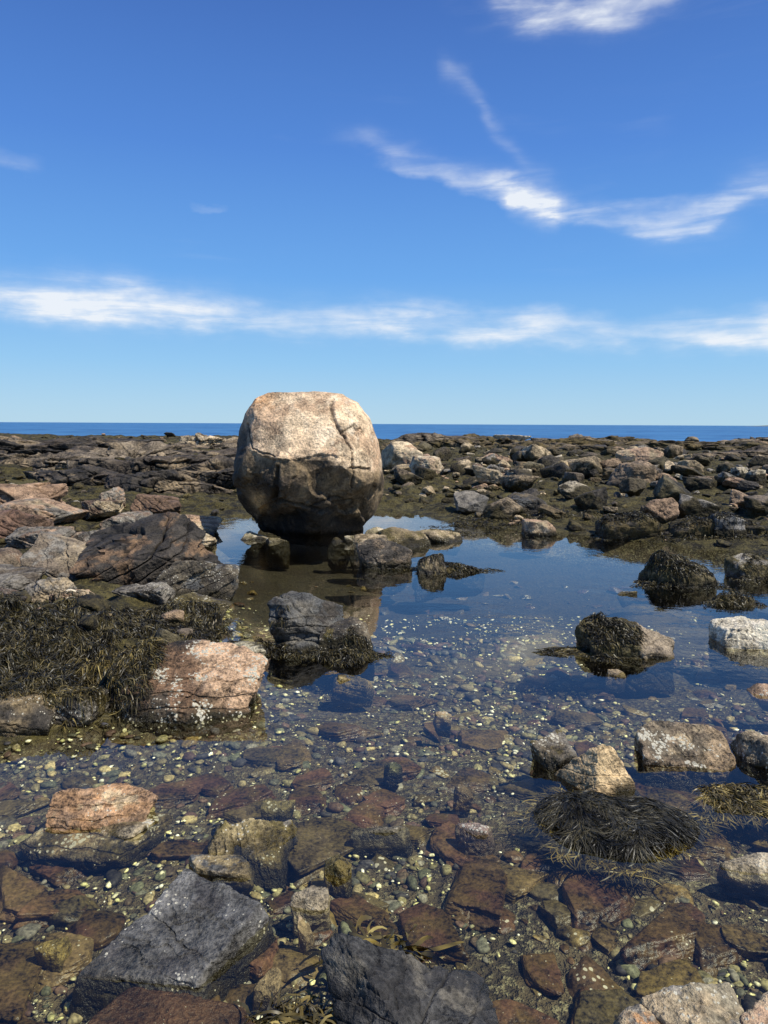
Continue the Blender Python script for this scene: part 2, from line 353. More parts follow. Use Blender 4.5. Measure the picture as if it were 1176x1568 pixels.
rock('dark_rock',-.55,5.62,-.25,.36,.6,.55,SLATE*.8,A(.14,.135,.125),DARK,seed=21,sub=7,alg=.04,barn=.25,strata=.06,npl=16,joint=.06,planes=[(.4,-.4,.8,.5)])
rock('dark_rock',-.27,5.45,-.25,.19,.42,.4,DARK,A(.14,.12,.09),OLV,seed=22,sub=6,alg=.08,barn=.4)
rock('pink_rock',-1.15,4.33,-.15,.29,.9,.64,A(.045,.038,.028),A(.22,.14,.09),A(.10,.08,.06),seed=36,sub=7,alg=.04,barn=.9,npl=14,box=1.,strata=.05,joint=.07,split=(A(.62,.44,.31),.15,.4),planes=[(.0,-.45,.85,.42),(.5,-.7,.3,.62),(-.5,-.8,.3,.65)])
rock('pink_rock',-1.14,3.12,-.13,.085,.42,.3,A(.46,.29,.17),PINK,A(.55,.44,.3),seed=44,sub=7,alg=.0,barn=.5,strata=.06,box=1.1,planes=[(.15,-.5,.85,.30)],groove=.5)
rock('pink_rock',-1.13,3.05,-.14,.03,.56,.42,A(.34,.27,.17),OLV,A(.6,.54,.42),seed=46,sub=7,alg=-.05,barn=1.,strata=.06,box=1.)
rock('ochre_rock',-.53,2.88,-.13,.04,.36,.22,A(.34,.29,.17),OLV*1.4,GREY,seed=45,sub=7,alg=-.02,barn=.5,strata=.09,sax=(1,.3,.2))
rock('slate_slab',-.62,2.40,-.13,.07,.58,.56,A(.125,.13,.14),A(.175,.18,.19),A(.085,.085,.093),seed=58,sub=7,alg=-.03,barn=.5,npl=0,box=0,strata=.03,rf=3,rough=.035,sax=(.2,.2,1),planes=SLB,rot=(0,0,-.2))
rock('ochre_rock',-.58,2.75,-.13,.03,.26,.16,A(.28,.235,.14),GREY,SLATE,seed=57,sub=6,alg=-.03,barn=.4)
rock('reddish_slab',-.6,2.05,-.2,-.012,.6,.34,MAR,A(.13,.08,.055),MAR,seed=54,sub=6,alg=-1,barn=.2,npl=2,box=0,planes=[(0,0,1,.4)]+SLB[1:],rough=.03)
rock('black_rock',.09,1.93,-.2,.185,.54,.5,A(.035,.035,.038),A(.075,.077,.083),A(.12,.115,.105),seed=61,sub=7,alg=-.02,barn=.12,npl=4,planes=[(.5,-.15,.8,.26),(-.8,-.45,.35,.4),(.95,0,.2,.8)],rot=(0,0,.2),strata=.06,rf=3,joint=.07)
rock('tan_rock',.84,2.0,-.15,.09,.3,.26,A(.25,.23,.18),TAN,GREY,seed=71,sub=7,alg=-.03,barn=.5)
rock('tan_rock',.68,1.97,-.15,.05,.16,.16,TAN,ORNG,GREY,seed=72,sub=6,alg=-.03,barn=.5)
rock('tan_rock',1.02,1.98,-.15,.06,.2,.2,TAN,PINK,GREY,seed=73,sub=6,alg=-.03,barn=.5)
rock('tan_rock',.98,3.40,-.16,.19,.40,.30,A(.56,.43,.27),A(.48,.38,.24),A(.6,.47,.3),seed=81,sub=7,alg=.0,barn=.3,npl=0,box=0,rough=.035,strata=.02,joint=.03,planes=[(.35,-.75,.55,.36),(-.8,-.35,.5,.42),(.1,.8,.5,.4),(.85,.1,.45,.42),(0,0,-1,.5),(.9,-.1,-.2,.7),(-.9,0,-.2,.7),(0,-.9,-.2,.62)])
rock('tan_rock',.81,3.62,-.16,.10,.2,.22,A(.12,.10,.07),GREY,OLV,seed=84,sub=6,alg=.03,barn=.8)
rock('barnacled_rock',1.48,3.68,-.16,.13,.5,.34,A(.15,.13,.10),A(.3,.24,.18),TAN,seed=93,sub=7,alg=.0,barn=1.1,npl=16,joint=.06,split=(A(.46,.36,.25),.3,.5),planes=[(0,-.5,.85,.45)])
rock('barnacled_rock',1.84,3.66,-.2,.11,.26,.3,TAN,A(.17,.15,.12),seed=92,sub=6,alg=.02,barn=.8)
rock('grey_rock',1.75,5.42,-.25,.21,.66,.45,A(.08,.07,.035),ALG*2,OLV,seed=101,sub=7,alg=.02,barn=.2,npl=16,joint=.06,split=(A(.34,.29,.23),.1,.25),planes=[(.5,-.4,.8,.55)])
rock('white_rock',2.74,5.62,-.3,.13,.58,.4,A(.78,.74,.64),A(.5,.46,.38),A(.82,.78,.7),seed=111,sub=7,alg=-.0,barn=1.2,npl=16,joint=.06)
rock('weedy_rock',2.95,7.8,-.3,.24,.74,.6,ALG*2,OLV,A(.14,.12,.07),seed=121,sub=6,alg=.05,barn=.2,sharp=14)
rock('weedy_rock',3.12,6.85,-.3,.05,.46,.3,ALG*2,OLV,seed=122,sub=6,alg=.0,barn=.2,sharp=14)
rock('weedy_rock',3.98,8.0,-.3,.2,.6,.5,A(.14,.12,.07),OLV,GREY,seed=123,sub=6,alg=.05,barn=.6,sharp=20)
rock('dark_rock',.02,8.6,-.3,.25,.58,.45,DARK,A(.11,.095,.08),A(.25,.2,.15),seed=131,sub=7,alg=.07,barn=.3,joint=.07,planes=[(0,-.4,.9,.5)])
rock('tan_rock',.52,8.2,-.3,.2,.36,.36,A(.28,.23,.14),DARK,TAN,seed=132,sub=6,alg=.03,barn=.3)
rock('tan_rock',-.12,9.6,-.3,.20,.5,.45,A(.2,.16,.10),DARK,TAN,seed=133,sub=6,alg=.07,barn=.4)
rock('tan_rock',.25,10.1,-.2,.2,.8,.6,A(.22,.18,.11),OLV,TAN,seed=134,sub=6,alg=.09,barn=.4)
rock('tan_rock',.75,10.5,-.2,.14,.7,.5,A(.26,.22,.14),OLV,TAN,seed=135,sub=6,alg=.06,barn=.4)
rock('weedy_rock',.72,8.35,-.3,.05,.8,.4,ALG*2.4,OLV,seed=136,sub=6,alg=0,barn=.2,sharp=12)
for k,(x,y,w,zt) in enumerate([(-1.75,10.55,.4,.1),(-1.45,10.35,.35,.06),(-.6,10.3,.3,.06),(-.35,10.35,.35,.12),(-.05,10.6,.4,.16)]):
    rock('barnacled_rock',x,y,-.4,zt,w,w*.8,A(.3,.27,.18),OLV,PALE,seed=140+k,sub=5,alg=.02,barn=.6)
rock('pale_flat_rock',-2.5,9.9,-.1,.2,.6,.8,A(.42,.37,.27),GREY,TAN,seed=151,sub=7,alg=.03,barn=.3,strata=.07)
rock('pale_flat_rock',-2.85,11.2,-.1,.22,.9,.8,A(.42,.37,.27),PINK,TAN,seed=152,sub=6,alg=.05,barn=.3,strata=.06)
rock('grey_rock',1.52,13.2,0,.42,.56,.5,GREY,A(.14,.14,.14),seed=161,sub=6,alg=.1,barn=.2,planes=[(-.3,-.5,.8,.4)])
rock('dark_rock',2.42,12.9,-.02,.44,.78,.6,DARK,SLATE,A(.12,.1,.07),seed=162,sub=6,alg=.12,barn=.2)
rock('tan_rock',2.26,11.05,-.25,.22,.46,.4,TAN,PINK*.8,GREY,seed=163,sub=6,alg=.07,barn=.4)
rock('grey_rock',4.72,10.5,-.1,.40,.46,.45,SLATE,A(.3,.3,.31),DARK,seed=164,sub=6,alg=.18,barn=.2)
rock('weedy_rock',3.5,10.9,-.2,.33,.85,.7,ALG*2.2,A(.09,.07,.03),DARK,seed=165,sub=6,alg=.1,barn=.1,sharp=14)
rock('weedy_rock',4.6,10.7,-.2,.28,1.2,.7,ALG*2.2,A(.09,.07,.03),DARK,seed=166,sub=6,alg=.1,barn=.1,sharp=14)
rock('dark_rock',5.35,16.6,.1,.84,1.1,.9,A(.20,.155,.11),A(.09,.08,.07),A(.3,.23,.17),seed=171,sub=6,alg=.35,barn=.2,algc=DARK)
rock('pale_boulder',.55,22.5,.1,1.08,1.25,1.3,A(.56,.48,.36),TAN,PINK,seed=172,sub=6,alg=.25,barn=.1,sharp=20)
rock('pink_boulder',1.15,20.2,.1,.74,.85,.8,A(.42,.33,.25),TAN,PALE,seed=173,sub=6,alg=.25,barn=.1,sharp=20)
rock('pale_boulder',7.1,43.,.3,1.02,2.3,1.5,PALE,A(.42,.38,.32),GREY,seed=174,sub=6,alg=.3,barn=.0)
rock('tan_rock',8.0,24,.2,.9,1.3,1.2,A(.42,.35,.25),PINK,TAN,seed=175,sub=6,alg=.35,barn=.1)
rock('tan_rock',2.4,17.4,.1,.68,.8,.7,A(.42,.36,.27),TAN,GREY,seed=176,sub=6,alg=.3,barn=.1)
for k,(x,y,zb,zt,w,c1,c2) in enumerate([(-6.0,12.2,0,.62,1.7,PINK*.9,A(.25,.17,.12)),(-5.0,10.9,0,.48,1.3,PINK*.9,TAN*.7),(-4.6,9.4,.0,.5,1.0,A(.17,.105,.08),RUST),(-3.9,8.6,.1,.42,.7,GREY*.7,PINK*.7),(-3.7,12.6,.0,.4,.9,A(.24,.16,.11),RUST),(-4.6,12.9,0,.5,.5,PINK,GREY),
      (-3.4,6.6,.0,.34,.9,GREY,A(.10,.085,.07)),(-2.75,6.3,.0,.30,.45,TAN,GREY),(-2.45,5.95,.0,.28,.35,TAN,PINK*.8),(-3.1,5.9,-.05,.3,.8,DARK,RUST),(-3.9,7.3,.0,.34,.9,A(.2,.17,.135),RUST),
      (-2.05,6.55,.0,.22,.5,DARK,GREY),(-1.6,6.2,-.1,.17,.7,DARK,OLV),(-1.4,5.85,-.1,.1,.3,GREY,PALE),(-1.0,5.3,-.1,.05,.4,A(.34,.33,.27),OLV),(-.2,4.83,-.2,.02,.26,A(.38,.31,.16),OLV),
      (-1.95,4.0,-.1,.15,.5,A(.2,.16,.1),DARK),(-1.65,4.1,-.1,.14,.3,DARK,OLV),(-2.4,3.95,-.1,.18,.5,OLV,RUST),(-3.3,8.9,.0,.36,.8,A(.2,.155,.12),DARK),(-4.3,11.6,.1,.42,.7,TAN,RUST),(-3.5,10.6,.0,.33,.8,A(.26,.18,.13),GREY),(-2.85,8.5,.0,.25,.6,DARK,GREY)]):
    rock('shore_rock',x,y,zb,zt,w,w*.8,c1,c2,GREY*.8 if k%2 else None,seed=200+k,sub=6,alg=zb+.1,barn=.5 if k>8 else .15,strata=.08,sax=(.4,-.2,.9),joint=.06,groove=.8)
for k,(x,y,zt,w,dp,c) in enumerate([(-.155,2.72,.05,.11,.1,OLV*2.6),(-.235,2.55,.03,.14,.11,PALE*.9),(-.24,2.43,.01,.06,.06,TAN),(-.33,2.2,.0,.08,.08,TAN),(0.0,3.0,.015,.24,.06,A(.24,.23,.19)),(.37,3.0,.02,.16,.09,A(.3,.24,.22)),(-.44,3.2,.0,.14,.06,A(.3,.27,.14)),
     (1.35,2.75,.02,.24,.14,PALE*.9),(2.35,4.55,.04,.3,.15,PINK),(.36,3.35,.0,.1,.06,A(.28,.22,.13)),(.33,4.2,.01,.1,.05,TAN),(.05,3.6,.0,.1,.06,A(.2,.22,.12)),(1.5,4.9,.02,.14,.1,TAN),(2.3,7.2,.03,.2,.1,OLV),(-1.02,2.35,.0,.1,.08,OLV*3)]):
    rock('small_stone',x,y,-.13,zt,w,dp,c,c*.7,seed=240+k,sub=5,alg=-.05,barn=.6,mat=M_rock)
# ---- layered ledge
ac=Acc(); rr=np.random.default_rng(5)
LED=[(-4.6,16.2,-.1,.46,3.0,1.3,0),(-6.6,16.8,0,.50,2.6,1.4,0),(-3.7,17.6,0,.55,2.2,1.6,0),(-5.4,18.2,.1,.74,3.6,1.6,1),(-8.2,18.8,.1,.74,3.6,1.5,1),(-4.2,19.6,.1,.72,2.6,1.6,1),(-10.6,19.8,.1,.80,3.4,2,1),
      (-7,21,.1,.86,4.5,2,1),(-11.4,22.6,.1,.92,4.4,2,0),(-5.6,23,.1,.86,3.4,1.8,0),(-9.5,25.5,.2,.98,6,2.5,0),(-14,25.5,.2,1.02,5,2.5,1),(-6.2,27,.1,.95,4,2,1),(-7.3,30.5,.2,1.17,2.6,2,2),(-5.6,31,.2,.98,3,2,2),(-12,31,.2,1.05,6,3,0),(-17,30,.2,1.1,7,3,0),(-9.3,16.6,0,.4,2.2,1.2,0),(-3.2,24,.1,.8,2,1.5,1),(-3.6,29,.2,.98,2.4,1.5,2)]
for k in range(30):
    y=rr.uniform(26,47); LED.append((rr.uniform(-.1,.62)*y,y,.1,.47+.0085*y+rr.uniform(-.08,.08),rr.uniform(3,6.5),rr.uniform(1.5,3),3 if k%5 else 1))
for k,(x,y,zb,zt,w,dp,b) in enumerate(LED):
    c1,c2=[(A(.075,.062,.05),DARK*.7),(A(.2,.17,.135),A(.06,.05,.042)),(A(.50,.42,.31),A(.25,.22,.17)),(A(.065,.052,.02),A(.13,.10,.045))][b]
    rock('x',x,y,zb,zt,w,dp,c1,c2,A(.2,.16,.11)*(.6 if b==3 else 1),seed=300+k,sub=7 if k<10 else 6,alg=zb+.12,barn=0,acc=ac,strata=.18,sax=(.25,-.35,1),sfreq=4+2*(k%3),rf=3,rot=(-.1,.12,rr.uniform(-.2,.2)),bvh=False,joint=.16,rough=.09,groove=.9)
ac.make('layered_rock_ledge',M_far)
# ---- rubble field
arch=[rockV(500+k,5,2,2,2,npl=11,joint=.05) for k in range(16)]
arch4=[rockV(520+k,4,2,2,2,npl=11,rough=.06) for k in range(16)]
arch3=[rockV(560+k,3,2,2,2,npl=9,strata=0,joint=0,rough=.07) for k in range(10)]
pal=[TAN,PINK*.8,GREY,A(.34,.28,.19),A(.22,.18,.13),DARK,A(.12,.10,.08),A(.27,.2,.14),PALE*.9,A(.09,.08,.05),A(.14,.11,.065),A(.07,.06,.04),DARK,A(.1,.085,.06)]
def scatter(acc,lib,pts,rng,smin,smax,pal,flat=.7,sink=.25,alg=.35,algc=ALG*1.3,barn=.1,power=2.2):
    pts=np.array(pts); HZ=H(pts[:,0],pts[:,1])
    for (x,y),hz in zip(pts,HZ):
        P,F=lib[rng.integers(len(lib))]
        s=smin+(smax-smin)*rng.random()**power
        a=rng.uniform(0,6.28); sc=A(rng.uniform(.7,1.25),rng.uniform(.7,1.1),rng.uniform(.4,1)*flat)*s/2
        Q=(P*sc)@rotm(rng.uniform(-.4,.4),rng.uniform(-.4,.4),a).T
        hgt=np.ptp(Q[:,2]); Q=Q+A(x,y,hz-Q[:,2].min()-hgt*sink)
        c=pal[rng.integers(len(pal))]*rng.uniform(.75,1.15); C=np.tile(c,(len(Q),1))
        if alg>0:
            f=(Q[:,2]-(hz))/(hgt*(1-sink)+1e-6)
            al=alg*rng.uniform(.4,1.9)
            C=lerp(C,np.tile(algc,(len(Q),1)),ss(al+.12,al-.12,f+.4*vn(Q*6/s,3)))
        acc.add(Q,F,C,np.full(len(Q),barn))
rng=np.random.default_rng(77)
def cand(n,fy,fx,mind):
    y=fy(rng.random(n)); x=fx(n,y); k=sdf(x,y)>mind; return x[k],y[k]
clx=np.array([(2.6,17),(3.6,20),(5.5,18),(7.5,21),(1.5,24),(9,26),(4.5,26),(12,24),(8,17),(6.5,14.2),(10,19),(5,22)],float)
ac=Acc()
x,y=cand(230,lambda r:11.5+r**1.2*24,lambda n,y:rng.uniform(-1.2,.62*y+3),.4)
c=clx[rng.integers(len(clx),size=300)]; x2=c[:,0]+rng.normal(size=300)*1.1; y2=c[:,1]+rng.normal(size=300)*1.1; k=sdf(x2,y2)>.4
x=np.concatenate([x,x2[k]]);y=np.concatenate([y,y2[k]]); pts=np.stack([x,y],1)
near=pts[:,1]<19
scatter(ac,arch,pts[near],rng,.14,.75,pal,flat=.8,sink=.22,alg=.45)
scatter(ac,arch4,pts[~near],rng,.16,.85,pal,flat=.75,sink=.28,alg=.45)
x,y=cand(100,lambda r:28+r*20,lambda n,y:-.6*y-2+rng.random(n)*(1.2*y+7),.1)
scatter(ac,arch4,np.stack([x,y],1),rng,.2,1.0,pal+[DARK]*4+[RUST]*2,flat=.6,sink=.3,alg=.3)
x,y=cand(3400,lambda r:5+r**1.2*42,lambda n,y:-.6*y-1+rng.random(n)*(1.2*y+3),.1)
scatter(ac,arch3,np.stack([x,y],1),rng,.05,.26,pal+[ALG*2]*12+[OLV*.8]*10,flat=.7,sink=.25,alg=.25)
ac.make('shore_rubble',M_far)
# ---- submerged stones
ac=Acc(); rng=np.random.default_rng(9)
subpal=[MAR,MAR*1.3,A(.18,.14,.08),A(.13,.115,.075),A(.23,.18,.085),A(.09,.085,.07),A(.29,.24,.12),A(.11,.09,.05),A(.13,.09,.06),MAR*1.1]
SP=[(0,0,1,.45),(0,0,-1,.45),(1,.2,.1,.8),(-1,.3,.1,.75),(.2,1,.1,.7),(.1,-1,.15,.7)]
libs=[rockV(800+k,6,2,2,2,npl=5,rough=.045,box=0,planes=[tuple(np.array(q)+np.append(np.random.default_rng(k*10+i).normal(size=3)*.22*(i>1),0)) for i,q in enumerate(SP)]+[(.7,-.7 if k%2 else .7,.1,.75)],strata=.02,joint=.05) for k in range(10)]
libm=[rockV(820+k,4,2,2,2,npl=14,rough=.06,box=1.15) for k in range(12)]
def subs(pts,smin,smax,lib,flatr,topmax,pal,barn=.35,power=1.5,tilt=.2,up=.6):
    pts=np.array(pts); HZ=H(pts[:,0],pts[:,1])
    for (x,y),hz in zip(pts,HZ):
        P,F=lib[rng.integers(len(lib))]; s=smin+(smax-smin)*rng.random()**power
        sc=A(rng.uniform(.8,1.3),rng.uniform(.6,1.),rng.uniform(*flatr))*s/2
        Q=(P*sc)@rotm(rng.uniform(-tilt,tilt),rng.uniform(-tilt,tilt),rng.uniform(0,6.28)).T
        top=min(hz+np.ptp(Q[:,2])*up,topmax-rng.random()*.03)
        Q=Q+A(x,y,top-Q[:,2].max())
        c=pal[rng.integers(len(pal))]*rng.uniform(.8,1.25)
        C=lerp(np.tile(c,(len(Q),1)),np.tile(c*.5+A(.055,.046,.014),(len(Q),1)),ss(-.3,.25,fbm(Q*12,4,4,.6)))
        ac.add(Q,F,C,np.full(len(Q),barn*rng.random()))
pts=[(-.52,3.3),(-.35,3.45),(-.22,3.05),(.3,4.4),(-.05,3.7),(-.33,3.65),(.5,2.35),(.62,2.1),(.72,2.65),(-.75,3.0),(-1.3,2.7),(-1.15,2.3),(.3,3.05),(-.95,3.5),(.6,4.3),(1.1,4.0),(.2,5.0),(-.2,4.3),(.95,2.5),(.15,2.5),(-.1,3.3),(1.3,3.1),(-1.6,3.3),(.7,3.6),(.35,2.75),(-.6,3.9),(.4,3.7),(1.2,4.7),(1.9,4.3)]
subs(pts,.22,.36,libs,(.14,.22),-.03,[MAR,MAR*1.25,A(.15,.105,.065),MAR*1.1,A(.12,.10,.065)],.3,tilt=.09,up=.8)
y=1.7+rng.random(150)**1.3*5; x=-.58*y-.5+rng.random(150)*(1.16*y+1.3); k=sdf(x,y)<-.1
subs(np.stack([x[k],y[k]],1),.12,.3,libs,(.14,.25),-.03,subpal[:5]+[MAR]*2,.4,tilt=.12,up=.8)
y=1.7+rng.random(1200)**1.4*8; x=-.58*y-.8+rng.random(1200)*(1.16*y+2); k=sdf(x,y)<-.1
subs(np.stack([x[k],y[k]],1),.03,.2,libm,(.22,.5),-.02,subpal,.8,2.4)
ac.make('submerged_stones',M_sub)
# ---- pebbles
rng=np.random.default_rng(19)
def pebbles(name,n,sub,smin,smax,ymax,pal,pw,lift=.0,sh=9):
    lib=[rockV(900+k,sub,2,2,2,npl=8,sharp=sh if k%2 else 30,rough=.03,strata=0,joint=0)[0] for k in range(8)]; F0=ico(sub)[1]
    y=1.6+rng.random(n)**pw*(ymax-1.6); x=rng.uniform(-1,1,n)*(.58*y+.5)
    k=sdf(x,y)<-.02; x=x[k];y=y[k]; n=len(x)
    P=np.stack([x,y,y*0],1); k=fbm(P*1.7,44,3)>rng.uniform(-.5,.05,n); x=x[k];y=y[k];n=len(x); z=H(x,y)
    s=smin+(smax-smin)*rng.random(n)**3; s*=(.7+.12*y)
    a=rng.uniform(0,6.28,n); sc=np.stack([rng.uniform(.8,1.4,n),rng.uniform(.5,1,n),rng.uniform(.2,.6,n)],1)*s[:,None]/2
    li=rng.integers(8,size=n); L=np.array(lib)[li]*sc[:,None,:]
    tx=rng.uniform(-.5,.5,n)
    X=L[:,:,0]*np.cos(a)[:,None]-L[:,:,1]*np.sin(a)[:,None]; Yv=L[:,:,0]*np.sin(a)[:,None]+L[:,:,1]*np.cos(a)[:,None]; Zv=L[:,:,2]+X*np.tan(tx*.5)[:,None]
    Vv=np.stack([X+x[:,None],Yv+y[:,None],Zv+(z+sc[:,2]*.5+lift)[:,None]],2)
    nv=Vv.shape[1]; Fv=(F0[None]+ (np.arange(n)*nv)[:,None,None]).reshape(-1,3)
    C=np.array(pal)[rng.integers(len(pal),size=n)]*rng.uniform(.6,1.3,n)[:,None]
    mk(name,Vv.reshape(-1,3),Fv,np.repeat(C,nv,0),None,M_peb)
pp=[A(.12,.115,.08),A(.09,.09,.055),A(.19,.155,.08),A(.22,.19,.09),A(.09,.065,.04),A(.13,.08,.05),A(.26,.21,.11),A(.06,.055,.055),A(.14,.14,.08),A(.38,.30,.14),A(.22,.2,.15),A(.04,.035,.03),A(.1,.06,.045)]
pebbles('pebble_bed',22000,2,.008,.065,7,pp,1.6)
pebbles('shell_fragments',12000,1,.006,.028,8,[A(.8,.75,.48),A(.68,.63,.32),A(.85,.82,.66),A(.58,.55,.24),A(.48,.44,.24)],1.3,.012)
# ---------------------------------------------------------------- seaweed
trees=[(P.min(0),P.max(0),BVHTree.FromPolygons(P.tolist(),F.tolist())) for P,F in BV]
def surf(x,y):
    z=H(x,y)
    for lo,hi,t in trees:
        k=np.where((x>lo[0])&(x<hi[0])&(y>lo[1])&(y<hi[1]))[0]
        for j in k:
            h=t.ray_cast(Vector((x[j],y[j],3)),Vector((0,0,-1)))
            if h[0] is not None and h[0].z>z[j]: z[j]=h[0].z
    return z
rng=np.random.default_rng(3)
def weed(x,y,ln,wd,cols,dirs=None,nseg=6,lift=.02,sf=surf,zmin=-.02,radial=None,spread=.5):
    n=len(x); L=rng.uniform(.4,1,n)*ln; W=rng.uniform(.6,1.2,n)*wd
    cn=fbm(np.stack([x*9,y*9,x*0],1),8,3)
    if radial is not None: a=np.arctan2(y-radial[1],x-radial[0])+1.3*cn+rng.normal(size=n)*spread
    elif dirs is not None: a=dirs+1.5*fbm(np.stack([x*2.5,y*2.5,x*0],1),8,2)+1.2*cn+rng.normal(size=n)*spread
    else: a=rng.uniform(0,6.28,n)
    cu=rng.normal(size=n)*.35; px,py=x.copy(),y.copy(); pts=[]
    lf=rng.uniform(.2,1,n)*lift+np.maximum(0,fbm(np.stack([x*5,y*5,x*0],1),18,2))*lift*2; zc=None; step=L/nseg
    for k in range(nseg+1):
        z=np.maximum(sf(px,py),zmin); tt=k/nseg
        if zc is not None:
            drop=zc-z; hang=drop>step*1.3
            px=np.where(hang,ox+(px-ox)*.25,px); py=np.where(hang,oy+(py-oy)*.25,py); z=np.where(hang,zc-step,z)
            rise=z-zc>step*1.5; z=np.where(rise,zc+step*.5,z)
        zc=z
        pts.append(np.stack([px,py,z+lf*(.3+math.sin(tt*3.0)*.9)],1))
        a=a+cu*.5+rng.normal(size=n)*.2; ox,oy=px.copy(),py.copy()
        px=px+np.cos(a)*step; py=py+np.sin(a)*step
    pts=np.array(pts)
    d=np.gradient(pts,axis=0); ra=rng.normal(size=(n,3)); side=np.cross(d,np.tile(ra[None],(nseg+1,1,1))); side[:,:,2]*=.5; side/=np.linalg.norm(side,axis=2)[:,:,None]+1e-9
    w=(W[None]*np.array([math.sin(math.pi*(.15+.8*k/nseg))**.5 for k in range(nseg+1)])[:,None])[:,:,None]/2
    V=np.stack([pts-side*w,pts+side*w],2).transpose(1,0,2,3).reshape(-1,3)
    b=(np.arange(n)*(nseg+1)*2)[:,None]+np.arange(nseg)[None]*2; b=b.ravel()
    F=np.stack([b,b+1,b+3,b+2],1)
    C=np.array(cols)[rng.integers(len(cols),size=n)]*rng.uniform(.6,1.3,n)[:,None]
    return V,F,np.repeat(C,(nseg+1)*2,0)
def disc(cx,cy,rx,ry,n,p=.5):
    r=rng.random(n)**p; a=rng.uniform(0,6.28,n); r=r*(1+.25*np.sin(a*3+cx)+.15*np.sin(a*7)); return cx+rx*r*np.cos(a), cy+ry*r*np.sin(a)
dk=[A(.03,.027,.018),A(.05,.043,.026),A(.07,.058,.03),A(.018,.018,.016)]; yl=[A(.2,.145,.04),A(.14,.10,.03),A(.26,.2,.07),A(.09,.065,.02)]; ol=[A(.06,.048,.017),A(.09,.07,.027),A(.045,.036,.015),A(.13,.10,.04)]
def dome(cx,cy,rx,ry,h,zb):
    return lambda x,y: zb+(h*(1+.25*fbm(np.stack([x*9,y*9,x*0],1),28,2)))*np.sqrt(np.clip(1-((x-cx)/rx)**2-((y-cy)/ry)**2,0,1))
def wmk(name,parts,clumps=True):
    Vs=[];Fs=[];Cs=[];o=0
    for V,F,C in parts: Vs.append(V);Fs.append(F+o);Cs.append(C);o+=len(V)
    mk(name,np.concatenate(Vs),np.concatenate(Fs),np.concatenate(Cs),mat=M_weed)
x,y=disc(.94,3.07,.24,.18,9000); p1=weed(x,y,.16,.003,dk,radial=(.92,3.28),sf=dome(.94,3.06,.35,.28,.085,-.035),lift=.008,spread=.35,nseg=7)
x,y=disc(.93,3.04,.31,.25,2600); p2=weed(x,y,.12,.0045,yl,radial=(.93,3.15),sf=dome(.93,3.06,.35,.28,.02,-.035),lift=.008,spread=.8)
wmk('rockweed_tuft',[p1,p2])
x,y=disc(1.65,3.25,.3,.13,2600); wmk('rockweed_tuft',[weed(x,y,.12,.005,yl+ol,sf=dome(1.65,3.25,.4,.2,.035,-.035),lift=.010,dirs=-1.2,spread=.6)])
x,y=disc(1.35,5.35,.28,.1,900); wmk('rockweed_tuft',[weed(x,y,.14,.006,ol,sf=dome(1.35,5.35,.4,.2,.03,-.03),lift=.008)])
x,y=disc(-.02,2.3,.13,.1,110); wmk('rockweed_tuft',[weed(x,y,.14,.016,yl+ol,sf=dome(0,2.3,.4,.2,.03,-.09),lift=.02)])
x,y=disc(-.24,1.98,.1,.12,300); wmk('rockweed_tuft',[weed(x,y,.12,.008,yl+ol,sf=dome(-.2,2,.4,.3,.03,-.04),lift=.02)])
parts=[]
for (cx,cy,rx,ry,n,cols,ln) in [(-2.25,4.75,.7,.6,12000,ol+dk,.12),(-1.75,5.7,.65,.42,9000,dk+ol,.12),(-2.6,5.4,.6,.35,4200,dk+ol,.12),(-1.55,4.65,.25,.35,3000,yl+ol,.12),(-1.75,4.1,.3,.12,700,ol+yl,.1),(-3.2,5.0,.6,.7,3600,ol,.14),
      (-1.45,4.32,.16,.2,1200,ol+dk,.1),(-.3,5.22,.28,.12,2000,ol+dk,.09),(-.75,5.35,.1,.12,300,dk+ol,.08),(1.58,5.35,.2,.18,1800,dk+ol,.08),(2.95,7.75,.4,.32,2600,dk+ol,.09),(3.12,6.85,.25,.15,500,ol,.1),(3.98,7.9,.35,.25,500,ol,.1),(.7,8.3,.45,.2,900,ol+dk,.12),
      (3.5,10.9,.5,.4,1400,dk+ol,.13),(4.7,10.5,.9,.4,1600,dk+ol,.13),(5.8,10,.8,.5,900,dk+ol,.15),(2.2,12.2,1.5,.5,1200,dk+ol,.16),(1.0,11,.5,.4,400,ol,.15)]:
    x,y=disc(cx,cy,rx,ry,n); parts.append(weed(x,y,ln,.0022+.0007*cy,cols,dirs=-1.0,nseg=5,lift=.022,zmin=-.01,spread=.4))
wmk('rockweed_mat',parts)
# ---------------------------------------------------------------- world
W=bpy.data.worlds.new('World'); S.world=W; W.use_nodes=True; nt=W.node_tree; nt.nodes.clear(); g=N(nt)
sunv=Vector((.50,-.24,.83)).normalized()
elev=math.asin(sunv.z); az=math.atan2(sunv.x,sunv.y)
out=g.n('ShaderNodeOutputWorld'); bg=g.n('ShaderNodeBackground'); g.l(bg.outputs[0],out.inputs[0])
sky=g.n('ShaderNodeTexSky',sky_type='NISHITA'); sky.sun_disc=False; sky.sun_elevation=elev; sky.sun_rotation=az; sky.air_density=1.0; sky.dust_density=.3; sky.ozone_density=1.5; sky.altitude=0
tc=g.n('ShaderNodeTexCoord').outputs['Generated']; sp=g.n('ShaderNodeSeparateXYZ'); g.l(tc,sp.inputs[0])
azn=g.math('MULTIPLY',g.math('ARCTAN2',sp.outputs[0],sp.outputs[1]),57.2958)
eln=g.math('MULTIPLY',g.math('ARCSINE',sp.outputs[2]),57.2958)
cv=g.n('ShaderNodeCombineXYZ'); g.l(azn,cv.inputs[0]); g.l(eln,cv.inputs[1])
